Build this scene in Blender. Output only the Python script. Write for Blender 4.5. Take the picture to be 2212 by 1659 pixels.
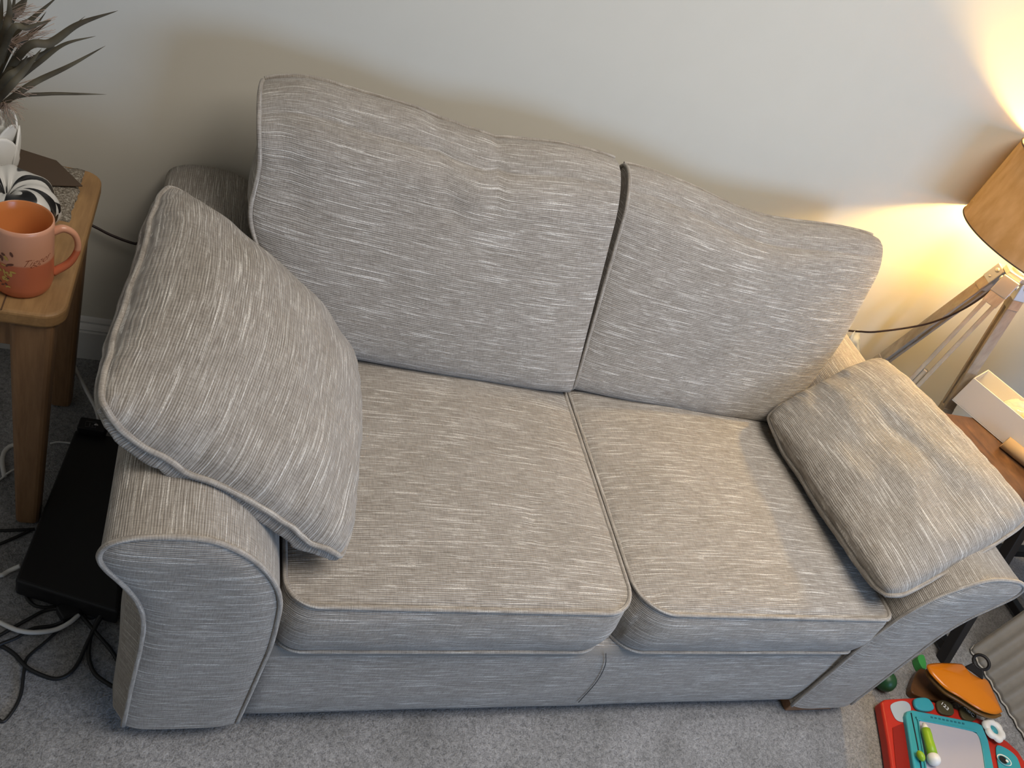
import bpy, math, random
from mathutils import Vector, Matrix, noise
random.seed(7)
for o in list(bpy.data.objects): bpy.data.objects.remove(o, do_unlink=True)
SC = bpy.context.scene
COL = SC.collection

# ------------------------------------------------------------------ camera
CR = ((0.91345235, -0.19067823, 0.35950885), (0.1267888, -0.70610931, -0.69665934), (0.38669032, 0.68194681, -0.62082135))
CT = Vector((-0.81576484, -1.58056495, 1.52771616)); CF = 1789.054
cam_d = bpy.data.cameras.new('camera'); cam = bpy.data.objects.new('camera', cam_d); COL.objects.link(cam)
cam_d.sensor_fit = 'HORIZONTAL'; cam_d.sensor_width = 36; cam_d.lens = CF / 2212 * 36; cam_d.clip_start = .02
m = Matrix.Identity(4)
for i in range(3):
    m[i][0] = CR[0][i]; m[i][1] = -CR[1][i]; m[i][2] = -CR[2][i]; m[i][3] = CT[i]
cam.matrix_world = m
SC.camera = cam

# ------------------------------------------------------------------ light and exposure
SC.view_settings.view_transform = 'Standard'; SC.view_settings.look = 'None'
SC.view_settings.gamma = 1; SC.view_settings.use_curve_mapping = False
SC.view_settings.exposure = -0.12
w = bpy.data.worlds.new('room_daylight'); SC.world = w; w.use_nodes = True
w.node_tree.nodes['Background'].inputs[0].default_value = (1.0, .93, .83, 1)
w.node_tree.nodes['Background'].inputs[1].default_value = .09
def area(name, loc, target, sx, sy, power, color, spread=math.pi):
    d = bpy.data.lights.new(name, 'AREA'); d.shape = 'RECTANGLE'; d.size = sx; d.size_y = sy; d.energy = power; d.color = color; d.spread = spread
    o = bpy.data.objects.new(name, d); COL.objects.link(o); o.location = loc
    o.rotation_euler = (Vector(target) - Vector(loc)).to_track_quat('-Z', 'Y').to_euler()
    return o
area('window_daylight', (1.7, -3.1, .85), (.1, -.6, .35), 1.5, 1.2, 68, (.40, .62, 1.0))
area('overhead_fill', (.4, -1.3, 2.6), (.25, -.9, 0), 1.6, 1.3, 34, (1.0, .93, .86), math.radians(125))  # unseen fill added overhead, standing in for ceiling bounce on the upward faces

# ------------------------------------------------------------------ helpers
def ray(u, v):
    a = ((u - 1106) / CF, (v - 829.5) / CF, 1)
    return Vector([sum(a[k] * CR[k][i] for k in range(3)) for i in range(3)])
def onz(u, v, z): d = ray(u, v); return CT + d * ((z - CT.z) / d.z)
def ony(u, v, y): d = ray(u, v); return CT + d * ((y - CT.y) / d.y)
def onx(u, v, x): d = ray(u, v); return CT + d * ((x - CT.x) / d.x)

def tag(o, label=None, cat=None, group=None, kind=None):
    if label: o['label'] = label
    if cat: o['category'] = cat
    if group: o['group'] = group
    if kind: o['kind'] = kind
    return o
def thing(name, label, cat, loc=(0, 0, 0), group=None):
    o = bpy.data.objects.new(name, None); COL.objects.link(o); o.location = loc; o.empty_display_size = .05
    return tag(o, label, cat, group)
def obj(name, verts, faces, mat, parent=None, uvs=None, smooth=True):
    me = bpy.data.meshes.new(name)
    off = Vector((0, 0, 0))
    if parent is not None:
        p = parent
        while p is not None: off += Vector(p.location); p = p.parent
    me.from_pydata([tuple(Vector(v) - off) for v in verts], [], faces)
    if uvs:
        ul = me.uv_layers.new(name='UVMap'); k = 0
        for f in uvs:
            for uv in f: ul.data[k].uv = uv; k += 1
    me.validate(); me.update()
    if smooth: me.polygons.foreach_set('use_smooth', [True] * len(me.polygons))
    me.materials.append(mat)
    o = bpy.data.objects.new(name, me); COL.objects.link(o)
    if parent is not None: o.parent = parent
    return o
def bevel(o, w=.003, seg=3, angle=35):
    b = o.modifiers.new('bevel', 'BEVEL'); b.width = w; b.segments = seg; b.limit_method = 'ANGLE'; b.angle_limit = math.radians(angle)
    b.harden_normals = False
    return o
def catmull(P, n=8, closed=False):
    P = [Vector(p) for p in P]; out = []; L = len(P)
    rng = range(L if closed else L - 1)
    for i in rng:
        p1 = P[i]; p2 = P[(i + 1) % L]
        p0 = P[i - 1] if (closed or i > 0) else p1 * 2 - p2
        p3 = P[(i + 2) % L] if (closed or i + 2 < L) else p2 * 2 - p1
        for k in range(n):
            t = k / n
            out.append(.5 * ((2 * p1) + (p2 - p0) * t + (2 * p0 - 5 * p1 + 4 * p2 - p3) * t * t + (3 * p1 - p0 - 3 * p2 + p3) * t ** 3))
    if not closed: out.append(P[-1])
    return out
class MB:
    def __init__(s): s.v = []; s.f = []; s.uv = []
    def add(s, v, f, uv=None):
        o = len(s.v); s.v += [Vector(p) for p in v]; s.f += [tuple(i + o for i in q) for q in f]
        s.uv += uv if uv else [[(0, 0)] * len(q) for q in f]
        return s
    def box(s, lo, hi):
        x0, y0, z0 = lo; x1, y1, z1 = hi
        return s.add([(x0, y0, z0), (x1, y0, z0), (x1, y1, z0), (x0, y1, z0), (x0, y0, z1), (x1, y0, z1), (x1, y1, z1), (x0, y1, z1)],
                     [(0, 3, 2, 1), (4, 5, 6, 7), (0, 1, 5, 4), (1, 2, 6, 5), (2, 3, 7, 6), (3, 0, 4, 7)])
    def bar(s, a, b, w, d, up=(0, 0, 1), w2=None, d2=None):
        a = Vector(a); b = Vector(b); t = (b - a).normalized(); x = t.cross(Vector(up)).normalized(); y = x.cross(t)
        w2 = w2 or w; d2 = d2 or d; V = []
        for p, ww, dd in ((a, w, d), (b, w2, d2)):
            for i, j in ((-1, -1), (1, -1), (1, 1), (-1, 1)): V.append(p + x * ww / 2 * i + y * dd / 2 * j)
        return s.add(V, [(0, 1, 2, 3), (7, 6, 5, 4), (0, 4, 5, 1), (1, 5, 6, 2), (2, 6, 7, 3), (3, 7, 4, 0)])
    def tube(s, P, r, n=8, closed=False, caps=True):
        P = [Vector(p) for p in P]; L = len(P); V = []; F = []; U = []; nrm = None; acc = 0
        for i in range(L):
            a = P[i - 1] if (closed or i > 0) else P[i]; b = P[(i + 1) % L] if (closed or i < L - 1) else P[i]
            t = (b - a); t = t.normalized() if t.length > 1e-9 else Vector((0, 0, 1))
            if nrm is None:
                nrm = t.orthogonal().normalized()
            nrm = (nrm - t * nrm.dot(t)).normalized(); bn = t.cross(nrm)
            rr = r(i / max(1, L - 1)) if callable(r) else r
            for k in range(n):
                a_ = 2 * math.pi * k / n; V.append(P[i] + (nrm * math.cos(a_) + bn * math.sin(a_)) * rr)
        M = L if closed else L - 1
        for i in range(M):
            j = (i + 1) % L; d = (P[j] - P[i]).length
            for k in range(n):
                k2 = (k + 1) % n
                F.append((i * n + k, i * n + k2, j * n + k2, j * n + k))
                U.append([(k * .002, acc), ((k + 1) * .002, acc), ((k + 1) * .002, acc + d), (k * .002, acc + d)])
            acc += d
        if caps and not closed:
            F.append(tuple(reversed(range(n)))); U.append([(0, 0)] * n)
            F.append(tuple((L - 1) * n + k for k in range(n))); U.append([(0, 0)] * n)
        return s.add(V, F, U)
    def lathe(s, prof, c=(0, 0, 0), n=48, axis=None, caps=True):
        c = Vector(c); V = []; F = []; L = len(prof)
        R = Vector((0, 0, 1)).rotation_difference(Vector(axis).normalized()).to_matrix() if axis else None
        for i, (r, z) in enumerate(prof):
            for k in range(n):
                a = 2 * math.pi * k / n; p = Vector((r * math.cos(a), r * math.sin(a), z))
                V.append(c + (R @ p if R else p))
        for i in range(L - 1):
            for k in range(n):
                k2 = (k + 1) % n; F.append((i * n + k, i * n + k2, (i + 1) * n + k2, (i + 1) * n + k))
        if caps and prof[0][0] > 1e-6: F.append(tuple(reversed(range(n))))
        if caps and prof[-1][0] > 1e-6: F.append(tuple((L - 1) * n + k for k in range(n)))
        return s.add(V, F)
    def prism(s, poly, h):      # poly: 3D points; h: vector to extrude
        n = len(poly); P = [Vector(p) for p in poly]; h = Vector(h)
        V = P + [p + h for p in P]
        F = [tuple(reversed(range(n))), tuple(range(n, 2 * n))] + [(i, (i + 1) % n, n + (i + 1) % n, n + i) for i in range(n)]
        return s.add(V, F)
    def sphere(s, c, r, n=20, m=12, sc=(1, 1, 1), rot=None):
        c = Vector(c); V = []; F = []
        for i in range(m + 1):
            ph = math.pi * i / m
            for k in range(n):
                a = 2 * math.pi * k / n; p = Vector((math.sin(ph) * math.cos(a) * sc[0], math.sin(ph) * math.sin(a) * sc[1], math.cos(ph) * sc[2])) * r
                V.append(c + (rot @ p if rot else p))
        for i in range(m):
            for k in range(n):
                k2 = (k + 1) % n; F.append((i * n + k, (i + 1) * n + k, (i + 1) * n + k2, i * n + k2))
        return s.add(V, F)
    def build(s, name, mat, parent=None, smooth=True): return obj(name, s.v, s.f, mat, parent, s.uv, smooth)
def sharp(o, a=40):
    me = o.data
    try: me.set_sharp_from_angle(angle=math.radians(a))
    except Exception: pass
    return o
def text_verts(body, size, shear=0, extrude=.0005, offset=0):
    cu = bpy.data.curves.new('lettering', 'FONT'); cu.body = body; cu.size = size; cu.shear = shear; cu.extrude = extrude; cu.align_x = 'LEFT'; cu.offset = offset
    o = bpy.data.objects.new('lettering', cu); COL.objects.link(o)
    me = bpy.data.meshes.new_from_object(o.evaluated_get(bpy.context.evaluated_depsgraph_get()))
    V = [v.co.copy() for v in me.vertices]; F = [tuple(p.vertices) for p in me.polygons]
    bpy.data.objects.remove(o); bpy.data.meshes.remove(me)
    return V, F

# ------------------------------------------------------------------ materials
def M(name, col, rough=.6, spec=.4, metal=0, **kw):
    m = bpy.data.materials.new(name); m.use_nodes = True; nt = m.node_tree; b = nt.nodes['Principled BSDF']
    b.inputs['Base Color'].default_value = (*col, 1); b.inputs['Roughness'].default_value = rough
    b.inputs['Specular IOR Level'].default_value = spec; b.inputs['Metallic'].default_value = metal
    for k, v in kw.items(): b.inputs[k].default_value = v
    return m
class NT:
    def __init__(s, m): s.t = m.node_tree; s.b = s.t.nodes['Principled BSDF']
    def n(s, typ, **kw):
        q = s.t.nodes.new(typ)
        for k, v in kw.items():
            if k.startswith('i_'): q.inputs[int(k[2:]) if k[2:].isdigit() else k[2:]].default_value = v
            else: setattr(q, k, v)
        return q
    def l(s, a, b): s.t.links.new(a, b)
    def coord(s, kind, scale, loc=(0, 0, 0), rot=(0, 0, 0)):
        c = s.n('ShaderNodeTexCoord'); mp = s.n('ShaderNodeMapping'); mp.inputs['Scale'].default_value = scale; mp.inputs['Location'].default_value = loc; mp.inputs['Rotation'].default_value = rot
        s.l(c.outputs[kind], mp.inputs[0]); return mp.outputs[0]
    def noise(s, vec, scale=1, detail=2, rough=.5, dist=0):
        q = s.n('ShaderNodeTexNoise'); q.inputs['Scale'].default_value = scale; q.inputs['Detail'].default_value = detail; q.inputs['Roughness'].default_value = rough; q.inputs['Distortion'].default_value = dist
        s.l(vec, q.inputs['Vector']); return q.outputs['Fac']
    def ramp(s, fac, stops):
        q = s.n('ShaderNodeValToRGB'); e = q.color_ramp.elements
        while len(e) < len(stops): e.new(.5)
        for i, (p, c) in enumerate(stops): e[i].position = p; e[i].color = (*c, 1) if len(c) == 3 else c
        s.l(fac, q.inputs[0]); return q.outputs[0]
    def mix(s, a, b, fac, mode='MIX'):
        q = s.n('ShaderNodeMix'); q.data_type = 'RGBA'; q.blend_type = mode
        for val, i in ((fac, 0), (a, 6), (b, 7)):
            if hasattr(val, 'is_linked') or hasattr(val, 'links'): s.l(val, q.inputs[i])
            else: q.inputs[i].default_value = val if i == 0 else (*val, 1)
        return q.outputs[2]
    def math(s, op, a, b=0):
        q = s.n('ShaderNodeMath'); q.operation = op
        for i, val in enumerate((a, b)):
            if hasattr(val, 'links'): s.l(val, q.inputs[i])
            else: q.inputs[i].default_value = val
        return q.outputs[0]
    def bump(s, h, strength=.3, dist=.002):
        q = s.n('ShaderNodeBump'); q.inputs['Strength'].default_value = strength; q.inputs['Distance'].default_value = dist
        s.l(h, q.inputs['Height']); s.l(q.outputs[0], s.b.inputs['Normal']); return q
    def color(s, c): s.l(c, s.b.inputs['Base Color'])

def fabric(name, swap=False, streak=1.0, dark=1.0, rs=1.0):
    m = M(name, (.3, .28, .25), .92, .15); T = NT(m)
    T.b.inputs['Sheen Weight'].default_value = .12; T.b.inputs['Sheen Roughness'].default_value = .5
    def sc(a, b, lx=0): return T.coord('UV', (b, a, 1) if swap else (a, b, 1), (lx, lx * 1.7, lx))
    slub = T.noise(sc(8, 300, 3), 1, 2, .5)          # long pale threads
    slub2 = T.noise(sc(26, 380, 11), 1, 2, .5)        # short pale dashes
    weft = T.noise(sc(30, 520, 5), 1, 2, .5)
    warp = T.noise(sc(520, 60, 7), 1, 2, .55)
    patch = T.noise(sc(5, 14, 2), 1, 3, .55)
    bead = T.noise(sc(420, 420, 9), 1, 1, .5)
    k = dark
    rg = T.n('ShaderNodeTexWave'); rg.bands_direction = 'Y'; rg.inputs['Scale'].default_value = 88; rg.inputs['Distortion'].default_value = .9; rg.inputs['Detail'].default_value = 1; rg.inputs['Detail Scale'].default_value = .5
    T.l(sc(1, 1), rg.inputs['Vector']); ridge = rg.outputs['Fac']
    base = T.ramp(weft, [(.30, (.25 * k, .222 * k, .192 * k)), (.5, (.325 * k, .294 * k, .258 * k)), (.72, (.42 * k, .388 * k, .345 * k))])
    wcol = T.ramp(warp, [(.3, (.80, .79, .77)), (.5, (.97, .97, .96)), (.7, (1.10, 1.10, 1.10))])
    base = T.mix(base, wcol, 1.0, 'MULTIPLY')
    pc = T.ramp(patch, [(.3, (.93, .92, .90)), (.7, (1.06, 1.06, 1.06))])
    base = T.mix(base, pc, 1.0, 'MULTIPLY')
    f1 = T.ramp(slub, [(.60, (0, 0, 0)), (.645, (1, 1, 1))]); f2 = T.ramp(slub2, [(.61, (0, 0, 0)), (.66, (.7, .7, .7))])
    gate = T.ramp(bead, [(.35, (.35, .35, .35)), (.6, (1, 1, 1))])
    f = T.math('MULTIPLY', T.math('MAXIMUM', f1, f2), gate)
    f = T.math('MULTIPLY', f, streak * .64)
    base = T.mix(base, T.ramp(ridge, [(0, (.72, .71, .70)), (.6, (1.06, 1.06, 1.06))]), rs, 'MULTIPLY')
    colr = T.mix(base, (.80, .76, .69), f)
    T.color(colr)
    h = T.math('ADD', T.math('MULTIPLY', weft, .7), T.math('ADD', T.math('MULTIPLY', warp, .5), T.math('MULTIPLY', f, .8)))
    h = T.math('ADD', h, T.math('MULTIPLY', ridge, .5 * rs))
    T.bump(h, .55, .0016)
    return m
FAB = fabric('oatmeal_slub_weave'); FAB_Y = FAB
FABP = fabric('oatmeal_piping', swap=True, streak=.5, rs=.25)

def wood(name, c1, c2, scale=(6, 60, 60), rough=.5, spec=.4, ringd=1.2, kind='Object', blotch=0):
    m = M(name, c1, rough, spec); T = NT(m)
    v = T.coord(kind, scale); g = T.noise(v, 1, 5, .6, ringd); g2 = T.noise(T.coord(kind, tuple(a * 4 for a in scale), (3, 2, 1)), 1, 3, .6)
    a = T.math('ADD', T.math('MULTIPLY', g, .7), T.math('MULTIPLY', g2, .3))
    c = T.ramp(a, [(.32, c2), (.5, tuple((x + y) / 2 for x, y in zip(c1, c2))), (.66, c1)])
    if blotch:
        b = T.noise(T.coord(kind, (9, 9, 9), (4, 4, 4)), 1, 4, .6)
        c = T.mix(c, T.ramp(b, [(.3, (1 - blotch,) * 3), (.7, (1 + blotch,) * 3)]), 1.0, 'MULTIPLY')
    T.color(c); T.bump(a, .15, .001); return m
W_HONEY = wood('honey_oak', (.36, .21, .085), (.23, .125, .05), (45, 5, 45), .55, .35, .8, blotch=.15)
W_HONEY_LEG = wood('honey_oak_leg', (.27, .15, .07), (.17, .088, .038), (45, 45, 5), .5, .4, .6)
W_GREY = wood('weathered_oak', (.48, .435, .36), (.29, .255, .205), (30, 30, 8), .7, .25, 1.0, blotch=.12)
W_DARK = wood('walnut_top', (.15, .075, .034), (.045, .022, .012), (18, 5, 30), .28, .5, 2.2, blotch=.35)

WALL = M('cream_emulsion', (.61, .575, .485), .75, .25); T = NT(WALL)
n1 = T.noise(T.coord('Object', (1, 1, 1)), 90, 4, .6); n2 = T.noise(T.coord('Object', (1, 1, 1)), 14, 3, .5)
T.color(T.mix((.61, .575, .485), (.635, .60, .51), n2)); T.bump(T.math('ADD', T.math('MULTIPLY', n1, .25), T.math('MULTIPLY', n2, .6)), .12, .002)
PAINTW = M('satin_white_paint', (.62, .61, .58), .4, .4)
CARPET = M('grey_carpet', (.3, .3, .3), .97, .08); T = NT(CARPET)
v = T.coord('Object', (1, 1, 1)); a1 = T.noise(v, 330, 3, .65); a2 = T.noise(v, 120, 3, .6, .8); a3 = T.noise(v, 9, 3, .55)
mixh = T.math('ADD', T.math('MULTIPLY', a1, .5), T.math('MULTIPLY', a2, .5))
cc = T.ramp(mixh, [(.34, (.105, .105, .108)), (.5, (.25, .248, .247)), (.66, (.39, .387, .385))])
T.color(T.mix(cc, T.ramp(a3, [(.35, (.84, .84, .83)), (.65, (1.12, 1.12, 1.13))]), 1.0, 'MULTIPLY'))
T.bump(mixh, .9, .006); T.b.inputs['Sheen Weight'].default_value = .2

BLACK = M('black_plastic', (.012, .012, .013), .45, .3); RUBBER = M('black_cable', (.012, .012, .012), .5, .35)
WHITEP = M('white_plastic', (.62, .61, .58), .4, .4); METAL_BLK = M('black_steel', (.012, .012, .014), .45, .4)
METAL = M('galvanised_metal', (.55, .56, .55), .42, .5, .75)

# ------------------------------------------------------------------ setting
def struct(name, mb, mat, **kw): o = mb.build(name, mat, None, kw.get('smooth', False)); tag(o, kw.get('label'), None, None, 'structure'); return o
struct('floor', MB().box((-3.2, -4.2, -.05), (4.2, .1, 0)), CARPET, label='grey cut pile carpet under the sofa')
struct('wall_back', MB().box((-3.2, 0, 0), (4.2, .1, 2.5)), WALL, label='cream painted wall behind the sofa')
bbp = [(0, 0), (-.020, 0), (-.020, .082), (-.017, .086), (-.019, .091), (-.014, .097), (-.008, .101), (-.009, .107), (-.004, .113), (0, .116)]
struct('wall_left', MB().box((-1.85, -2.6, 0), (-1.75, 0, 2.5)), WALL, label='unseen cream painted wall to the left of the stool')  # out of view, added to cut ambient light in the stool corner
struct('baseboard_back', MB().prism([(-3.2, y, z) for y, z in bbp], (7.4, 0, 0)), PAINTW, label='white moulded baseboard along the cream wall')

# ------------------------------------------------------------------ soft shapes
def fbm(x, y, z=0): return noise.noise(Vector((x, y, z)))

def box_cushion(name, x0, x1, y0, y1, z0, z1, rc, crown, band, label, group, wr=None, seam=.0):
    """boxed seat cushion, rc = corner radii (front-left, front-right, back-right, back-left)"""
    root = thing(name, label, 'cushion', ((x0 + x1) / 2, (y0 + y1) / 2, z0), group)
    W = x1 - x0; D = y1 - y0; N = 40
    def outline(q):     # q: 0..4 around square (s,t) perimeter, corner-rounded
        pass
    def edge_pt(s, t):  # boundary point of the square -> rounded rect boundary
        x = x0 + (s + 1) / 2 * W; y = y0 + (t + 1) / 2 * D
        for (cx, cy, r, sx, sy) in ((x0, y0, rc[0], 1, 1), (x1, y0, rc[1], -1, 1), (x1, y1, rc[2], -1, -1), (x0, y1, rc[3], 1, -1)):
            dx = (x - cx) * sx; dy = (y - cy) * sy
            if dx < r and dy < r:
                vx = r - dx; vy = r - dy; mx = max(vx, vy)
                if mx > 1e-9:
                    L = math.hypot(vx, vy); vx *= r / L * (mx / r); vy *= r / L * (mx / r)
                    return (cx + sx * (r - vx), cy + sy * (r - vy))
        return (x, y)
    def gp(i):          # denser towards edges
        a = -1 + 2 * i / N
        return math.sin(a * math.pi / 2) * .55 + a * .45
    G = [[edge_pt(gp(i), gp(j)) for i in range(N + 1)] for j in range(N + 1)]
    per = [(i, 0) for i in range(N)] + [(N, j) for j in range(N)] + [(N - i, N) for i in range(N)] + [(0, N - j) for j in range(N)]
    V = []; F = []; U = []
    def zt(i, j, sgn):
        s = gp(i); t = gp(j); e = max(0, (1 - s * s)) ** .6 * max(0, (1 - t * t)) ** .5
        x, y = G[j][i]
        zz = crown * e + .0035 * fbm(x * 7, y * 7, 3 + x0) * e ** .5 * 1.6
        if wr and sgn > 0: zz += wr(x, y)
        return zz
    top = {}; bot = {}
    for j in range(N + 1):
        for i in range(N + 1):
            top[i, j] = len(V); V.append((*G[j][i], z1 + zt(i, j, 1)))
    for j in range(N + 1):
        for i in range(N + 1):
            bot[i, j] = len(V); V.append((*G[j][i], z0 + .3 * 0))
    def uvt(i, j): return (V[top[i, j]][0], V[top[i, j]][1] + 3)
    for j in range(N):
        for i in range(N):
            F.append((top[i, j], top[i + 1, j], top[i + 1, j + 1], top[i, j + 1])); U.append([uvt(i, j), uvt(i + 1, j), uvt(i + 1, j + 1), uvt(i, j + 1)])
            F.append((bot[i, j + 1], bot[i + 1, j + 1], bot[i + 1, j], bot[i, j])); U.append([uvt(i, j)] * 4)
    K = 10; P = len(per); rows = []
    cx = (x0 + x1) / 2; cy = (y0 + y1) / 2; acc = [0]
    for q in range(P):
        a = V[top[per[q]]]; b = V[top[per[(q + 1) % P]]]; acc.append(acc[-1] + math.hypot(a[0] - b[0], a[1] - b[1]))
    seamT = []; seamB = []
    for k in range(K + 1):
        t = k / K; row = []
        for q in range(P):
            a = V[top[per[q]]]; b = V[bot[per[q]]]
            p0 = V[top[per[q - 1]]]; p1 = V[top[per[(q + 1) % P]]]
            nx, ny = (p1[1] - p0[1]), -(p1[0] - p0[0]); L = math.hypot(nx, ny) or 1; nx /= L; ny /= L
            e = math.sin(math.pi * t) ** .7 if 0 < t < 1 else 0
            bl = band * e + (.004 * fbm(acc[q] * 6, t * 2, x0) + .002 * fbm(acc[q] * 20, t * 3, 5)) * e
            row.append(len(V)); V.append((a[0] + nx * bl, a[1] + ny * bl, a[2] * (1 - t) + b[2] * t))
            if k == 0: seamT.append(Vector(V[-1]) + Vector((nx * .002, ny * .002, 0)))
            if k == K: seamB.append(Vector(V[-1]) + Vector((nx * .002, ny * .002, 0)))
        rows.append(row)
    H = z1 - z0
    for k in range(K):
        for q in range(P):
            q2 = (q + 1) % P
            F.append((rows[k][q], rows[k + 1][q], rows[k + 1][q2], rows[k][q2]))
            u0, u1 = acc[q], acc[q + 1]; v0, v1 = 7 - k / K * H, 7 - (k + 1) / K * H
            U.append([(u0, v0), (u0, v1), (u1, v1), (u1, v0)])
    obj('cover', V, F, FAB, root, U)
    MB().tube(seamT, .0042, 8, True).build('piping', FABP, root)
    MB().tube(seamB, .0042, 8, True).build('piping', FABP, root)
    return root

def pillow(name, A, B, C, D, Tf, Tb_, label, group, pinch=.03, sag=None, wave=.004, seed=1, nsign=1, power=.5, edge=None, wr=None):
    """knife-edge scatter cushion: A-B is the edge the threads run along, D-C the opposite one"""
    A, B, C, D = map(Vector, (A, B, C, D)); ctr = (A + B + C + D) / 4
    nn = ((B - A).cross(D - A)).normalized() * nsign
    if nn.z < 0: nn = -nn
    root = thing(name, label, 'cushion', tuple(ctr), group)
    N = 56; L = ((B - A).length + (C - D).length) / 2; Wd = ((D - A).length + (C - B).length) / 2
    def gp(i): a = -1 + 2 * i / N; return math.sin(a * math.pi / 2) * .5 + a * .5
    def mid(s, t):
        u = (s + 1) / 2; v = (t + 1) / 2
        # pulled-in edges
        ss = s * (1 - pinch * (1 - t * t) * 1.6 * abs(s) ** 3); tt = t * (1 - pinch * (1 - s * s) * 1.6 * abs(t) ** 3)
        # rounded corners
        cr = .06 * min(1, abs(s * t)) ** 7
        ss *= (1 - cr); tt *= (1 - cr)
        u = (ss + 1) / 2; v = (tt + 1) / 2
        p = (A * (1 - u) + B * u) * (1 - v) + (D * (1 - u) + C * u) * v
        if sag: p = p + nn * sag(s, t)
        b = min(1, max(abs(s), abs(t))) ** 10
        p = p + nn * (wave * 2.2 * fbm(s * 4.5 + seed, t * 4.5, seed * 3) * b)
        return p
    V = []; F = []; U = []; idx = {}
    for side, Tt in ((1, Tf), (-1, -Tb_)):
        for j in range(N + 1):
            for i in range(N + 1):
                if side < 0 and (i in (0, N) or j in (0, N)): idx[side, i, j] = idx[1, i, j]; continue
                s = gp(i); t = gp(j); e = max(0, (1 - s * s) * (1 - t * t))
                h = Tt * (e ** (power if side > 0 else .30)) + side * .010 * fbm(s * 2.2 + seed, t * 2.6, seed) * min(1, e * 6)
                if wr and side > 0: h += wr(s, t) * min(1, e * 8)
                # gathers near the seam
                r = max(abs(s), abs(t)); al = s if abs(t) > abs(s) else t
                h += side * .0035 * math.sin(al * 38 + seed + 3 * fbm(al * 5, seed)) * max(0, 1 - abs(r - .93) / .09) * (.5 + fbm(al * 6, seed, 2))
                s2, t2 = s, t
                if side < 0:
                    g_ = lambda a: a * (1 + .12 * (1 - abs(a) ** 20) * abs(a) ** 4)
                    s2, t2 = g_(s), g_(t)
                idx[side, i, j] = len(V); V.append(mid(s2, t2) + nn * h)
        for j in range(N):
            for i in range(N):
                q = [(i, j), (i + 1, j), (i + 1, j + 1), (i, j + 1)]
                if side * nsign < 0: q = q[::-1]
                F.append(tuple(idx[side, a, b] for a, b in q)); U.append([(gp(a) * L / 2 + seed, gp(b) * Wd / 2 + side) for a, b in q])
    obj('cover', V, F, FAB, root, U)
    per = [(i, 0) for i in range(N)] + [(N, j) for j in range(N)] + [(N - i, N) for i in range(N)] + [(0, N - j) for j in range(N)]
    MB().tube([V[idx[1, i, j]] + (V[idx[1, i, j]] - ctr).normalized() * .002 for i, j in per], .0046, 8, True).build('piping', FABP, root)
    return root

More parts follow.
